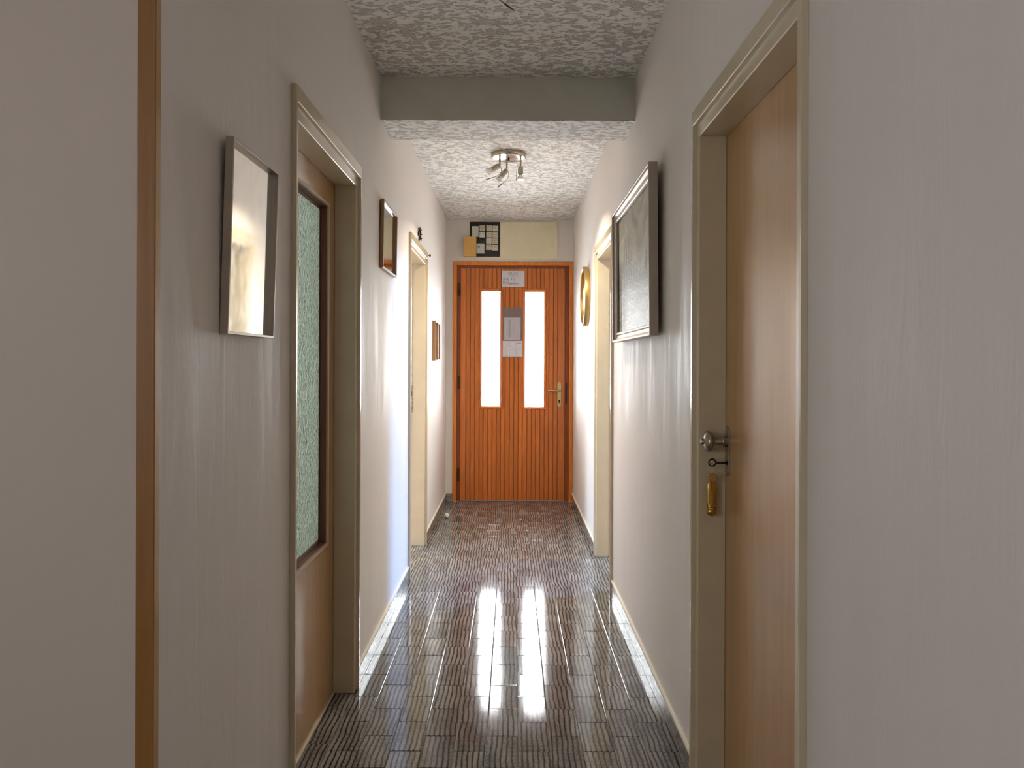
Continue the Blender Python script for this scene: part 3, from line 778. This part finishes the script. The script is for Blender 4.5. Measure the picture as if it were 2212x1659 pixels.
# large painting, right
pt = empty('painting'); P = LP(1); PWd, PHt = 1.025, .652
bm = bmesh.new()
rect_sweep(bm, [(0, .010), (0, .0425), (.002, .0445), (.0075, .0445), (.010, .0425), (.0105, .034), (.020, .026), (.034, .0235), (.0355, .018)], 0, PWd, 0, PHt, P); box(bm, -.012, -.010, .002, PWd - .002, .002, PHt - .002)
obj('frame', bm, M['alu'], pt)
bm = bmesh.new(); rect_sweep(bm, [(0, .018), (0, .028), (.003, .0305), (.008, .030), (.012, .026), (.0135, .018)], .035, PWd - .035, .035, PHt - .035, P)
obj('inner_lip', bm, M['silver'], pt)
cv = obj('canvas', B(-.0152, -.013, -.468, .468, -.281, .281), M['canvas'], pt); cv.location = (0, PWd / 2, PHt / 2)
bm = bmesh.new(); box(bm, -.010, .006, .3, .33, .5, .53, .002); box(bm, -.010, .006, .7, .73, .5, .53, .002); box(bm, -.010, .004, .1, .9, .02, .035)
stuff(obj('stretcher', bm, M['brownf'], pt))
hang(pt, 1, 2.775, 1.392, .010, .0062); tag(pt, 'large grey landscape painting of firs and snow in a silver frame', 'painting')

# gold plaque
pq = empty('wall_plaque', (XR, 5.545, 1.782)); n = 48
bm = bmesh.new(); Ry, Rz = .198, .222
def oval_ring(bm, prof):
    R = []
    for ins, wd in prof: R.append([bm.verts.new((-wd, (Ry - ins) * math.cos(2 * PI * i / n), (Rz - ins) * math.sin(2 * PI * i / n))) for i in range(n)])
    for a, b in zip(R, R[1:]):
        for i in range(n): bm.faces.new((a[i], a[(i + 1) % n], b[(i + 1) % n], b[i]))
    return R
oval_ring(bm, [(.004, .001), (0, .004), (0, .036), (.003, .040), (.016, .041), (.020, .037), (.022, .012)])
obj('rim', bm, M['gold'], pq, smooth=True)
bm = bmesh.new(); rings = []
K = 16
for k in range(K):
    f = 1 - k / K
    rings.append([])
    for i in range(n):
        a = 2 * PI * i / n; yy, zz = (Ry - .0215) * f * math.cos(a), (Rz - .0215) * f * math.sin(a)
        hgt = .012 + .010 * (1 - f * f) + .006 * abs(math.sin(5.0 * a + 9 * f)) * f * (1 - f) * 3 + .005 * math.sin(40 * yy + 3) * math.sin(46 * zz) * (1 - f ** 6)
        rings[-1].append(bm.verts.new((-hgt, yy, zz)))
ctr = bm.verts.new((-.026, 0, 0))
for a, b in zip(rings, rings[1:]):
    for i in range(n): bm.faces.new((a[i], a[(i + 1) % n], b[(i + 1) % n], b[i]))
for i in range(n): bm.faces.new((rings[-1][i], rings[-1][(i + 1) % n], ctr))
obj('relief', bm, M['relief'], pq, smooth=True)
tag(pq, 'oval golden relief plaque on the wall close to the entrance door', 'plaque')

# black iron ornament above the second left door, and a knob hook beside it
orn = empty('iron_ornament', (XL, 4.835, 2.118))
bm = bmesh.new()
ring = [(.006, .055 * math.cos(a), .036 * math.sin(a) * (1.15 if math.sin(a) > 0 else 1)) for a in [PI * (1.36 + 1.78 * i / 22 * 1.0) for i in range(23)]]
tube(bm, ring, [.0048 + .0012 * math.sin(i * 1.3) for i in range(23)], 8)
obj('horseshoe', bm, M['iron'], orn, smooth=True)
bm = bmesh.new()
for i in range(3, 21, 3):
    lathe(bm, [(.0001, -.006), (.005, -.003), (.005, .003), (.0001, .006)], (.011, ring[i][1], ring[i][2]), (1, 0, 0), 8, cap=False)
stuff(obj('stud', bm, M['iron'], orn, smooth=True))
bm = bmesh.new(); tube(bm, spline([(.007, -.040, -.030), (.009, -.02, -.012), (.009, .012, .0), (.007, .045, .016)], 5), .003, 6); tube(bm, [(.007, -.012, -.034), (.009, .003, .0), (.007, .004, .036)], .0028, 6)
obj('branch', bm, M['iron'], orn, smooth=True)
tag(orn, 'small black iron ornament on the wall above the farther left doorway', 'ornament')
bm = bmesh.new(); lathe(bm, [(.004, 0), (.004, .010), (.009, .014), (.010, .020), (.007, .025), (.0001, .026)], (XL + .0003, 5.335, 2.055), (1, 0, 0), 14, cap=False)
tag(obj('coat_hook', bm, M['strip'], smooth=True), 'tiny brown knob on the wall past the top corner of the farther left doorway', 'knob')

# white ball doorstop
ds = empty('door_stop', (-.535, 6.12, 0))
bm = bmesh.new(); lathe(bm, [(.0001, .0005), (.011, .0005), (.017, .006), (.0205, .016), (.019, .027), (.013, .036), (.0001, .0405)], (0, 0, 0), (0, 0, 1), 22, cap=False)
obj('knob', bm, M['rubber'], ds, smooth=True)
bm = bmesh.new(); lathe(bm, [(.014, 0), (.014, .003), (.012, .0045)], (0, 0, 0), (0, 0, 1), 18); obj('base', bm, M['iron'], ds)
tag(ds, 'small round white doorstop on the floor in the far left corner', 'doorstop')

# ------------------------------------------------------------------ key with fob in the right door
kb = empty('key_with_fob', (XF, KY, .992)); kx = -.047
bm = bmesh.new(); tube(bm, [(-.004, 0, 0), (-.036, 0, 0)], .0028, 8); lathe(bm, [(.0042, -.008), (.0042, -.005)], (0, 0, 0), (1, 0, 0), 10)
circ = [(kx + .0105 * math.cos(a), 0, .0105 * math.sin(a) + .001) for a in [2 * PI * i / 20 for i in range(21)]]
tube(bm, circ, .0023, 6)
obj('key', bm, M['iron'], kb, smooth=True)
bm = bmesh.new(); tube(bm, [(kx - .003 + .0095 * math.cos(a), .002 * math.sin(a), -.017 + .0165 * math.sin(a)) for a in [2 * PI * i / 24 for i in range(25)]], .0009, 6)
obj('split_ring', bm, M['nickel'], kb, smooth=True)
bm = bmesh.new(); lathe(bm, [(.0115, -.0011), (.0125, 0), (.0115, .0011)], (kx + .002, -.003, -.0435), (.25, 1, 0), 20); box(bm, kx - .003, kx + .004, -.0045, -.0025, -.083, -.053)
k2 = obj('spare_key', bm, M['goldfob'], kb)
bm = bmesh.new()
rings = []
for z, hw, ht in ((-.054, .004, .002), (-.0575, .0105, .003), (-.064, .0135, .0042), (-.085, .0145, .0055), (-.118, .0152, .0062), (-.126, .0156, .0066), (-.1275, .0135, .0075), (-.1315, .0135, .0085)):
    rings.append([bm.verts.new((kx + hw * math.cos(a), .006 + ht * math.sin(a), z)) for a in [2 * PI * i / 20 for i in range(20)]])
for a, b in zip(rings, rings[1:]):
    for i in range(20): bm.faces.new((a[i], a[(i + 1) % 20], b[(i + 1) % 20], b[i]))
bm.faces.new(rings[0]); bm.faces.new(rings[-1])
obj('fob', bm, M['goldfob'], kb, smooth=True)
bm = bmesh.new(); lathe(bm, [(.010, 0), (.0145, -.002), (.0155, -.005), (.013, -.0075), (.0148, -.011), (.015, -.017), (.012, -.0235), (.006, -.0275), (.0001, -.0285)], (kx, .006, -.131), (0, 0, 1), 22, cap=False, sy=.8)
obj('fob_ball', bm, M['goldfob'], kb, smooth=True)
tag(kb, 'key in the right door lock with a spare key and brass fob hanging', 'key')

# ------------------------------------------------------------------ ceiling spotlight (and its twin nearer the camera)
def spotlight(loc, watts=0):
    r = empty('ceiling_spotlight', loc)
    bm = bmesh.new(); lathe(bm, [(.111, 0), (.113, -.004), (.113, -.012), (.108, -.021), (.101, -.026)], (0, 0, 0), (0, 0, 1), 56)
    bp = obj('base_plate', bm, M['nickel'], r, smooth=True)
    bm = bmesh.new(); lathe(bm, [(.1005, -.0262), (.06, -.0285), (.0001, -.029)], (0, 0, 0), (0, 0, 1), 56, cap=False)
    obj('polished_face', bm, M['chrome'], bp, smooth=True)
    bm = bmesh.new(); lathe(bm, [(.0062, -.028), (.0062, -.041), (.004, -.043), (.0001, -.043)], (0, 0, 0), (0, 0, 1), 14, cap=False); obj('nut', bm, M['iron'], bp, smooth=True)
    heads = [((-.055, -.065), (-.84, -.18, -.50), [(0, 0, 0), (.006, 0, -.012), (.010, -.002, -.035), (.0, -.006, -.056), (-.028, -.012, -.074), (-.066, -.02, -.088), (-.090, -.025, -.096)]),
             ((-.012, .040), (-.62, -.05, -.74), [(0, 0, 0), (.010, 0, -.014), (.013, -.002, -.034), (.004, -.006, -.058), (-.018, -.01, -.082), (-.042, -.015, -.103), (-.062, -.02, -.118)]),
             ((.075, -.058), (0, 0, -1), [(0, 0, .002), (-.010, 0, .004), (-.021, 0, -.004), (-.024, 0, -.03), (-.025, 0, -.06), (-.025, 0, -.088), (-.025, 0, -.094)])]
    for (px, py), d, rod in heads:
        d = Vector(d).normalized()
        bm = bmesh.new(); lathe(bm, [(.0085, -.026), (.0085, -.030), (.0058, -.034), (.0058, -.084), (.004, -.088)], (px, py, 0), (0, 0, 1), 14)
        obj('post', bm, M['nickel'], r, smooth=True)
        o = Vector((px, py, -.088)); s = o + d * .002
        bm = bmesh.new(); lathe(bm, [(.0001, 0), (.011, .001), (.0155, .006), (.0165, .012), (.0165, .048), (.0150, .0485), (.0150, .0515), (.0165, .052), (.0165, .054), (.0001, .054)], s, d, 24, cap=False)
        h = obj('spot_head', bm, M['nickel'], r, smooth=True)
        bm = bmesh.new(); lathe(bm, [(.0115, .053), (.0135, .058), (.0205, .074), (.0245, .083), (.0240, .0855), (.016, .0845), (.0001, .0835)], s, d, 28, cap=False)
        obj('bulb', bm, M['bulb'], h, smooth=True)
        bm = bmesh.new(); lathe(bm, [(.0225, .0858), (.0215, .0866), (.0001, .0868)], s, d, 24, cap=False)
        lit = d.z < -.99            # only the bulb that points down is lit
        obj('bulb_face', bm, M['glow' if lit else 'bulb'], h, smooth=True)
        if watts and lit:
            e = s + d * .092
            area('bulb_light', (loc[0] + e.x, loc[1] + e.y, loc[2] + e.z), d, .045, .045, watts, (1.0, .86, .68), 135)
        pts = spline([o + Vector(q) for q in rod], 5); m = len(pts)
        bm = bmesh.new(); tube(bm, pts, [.0017 if i < m - 7 else (.0036 if i < m - 5 else .0036 - .0028 * (i - m + 5) / 5) for i in range(m)], 7)
        obj('handle_rod', bm, M['rodm'], h, smooth=True)
    return r
lamp = spotlight((-.026, 4.69, ZC - .0005), 15)
tag(lamp, 'round nickel ceiling light with three spot heads beyond the beam', 'ceiling light')
def dup(root, loc, rz):
    c = root.copy(); COL.objects.link(c); c.location = loc; c.rotation_euler = (0, 0, rz)
    for ch in list(root.children):
        d = ch.copy(); COL.objects.link(d); d.parent = c
        for g in list(ch.children):
            e = g.copy(); COL.objects.link(e); e.parent = d
    return c
l2 = dup(lamp, (-.096, 2.246, ZC - .0005), math.radians(-157))
tag(l2, 'nearer ceiling spotlight, only a thin dark rod tip showing at the top edge', 'ceiling light')
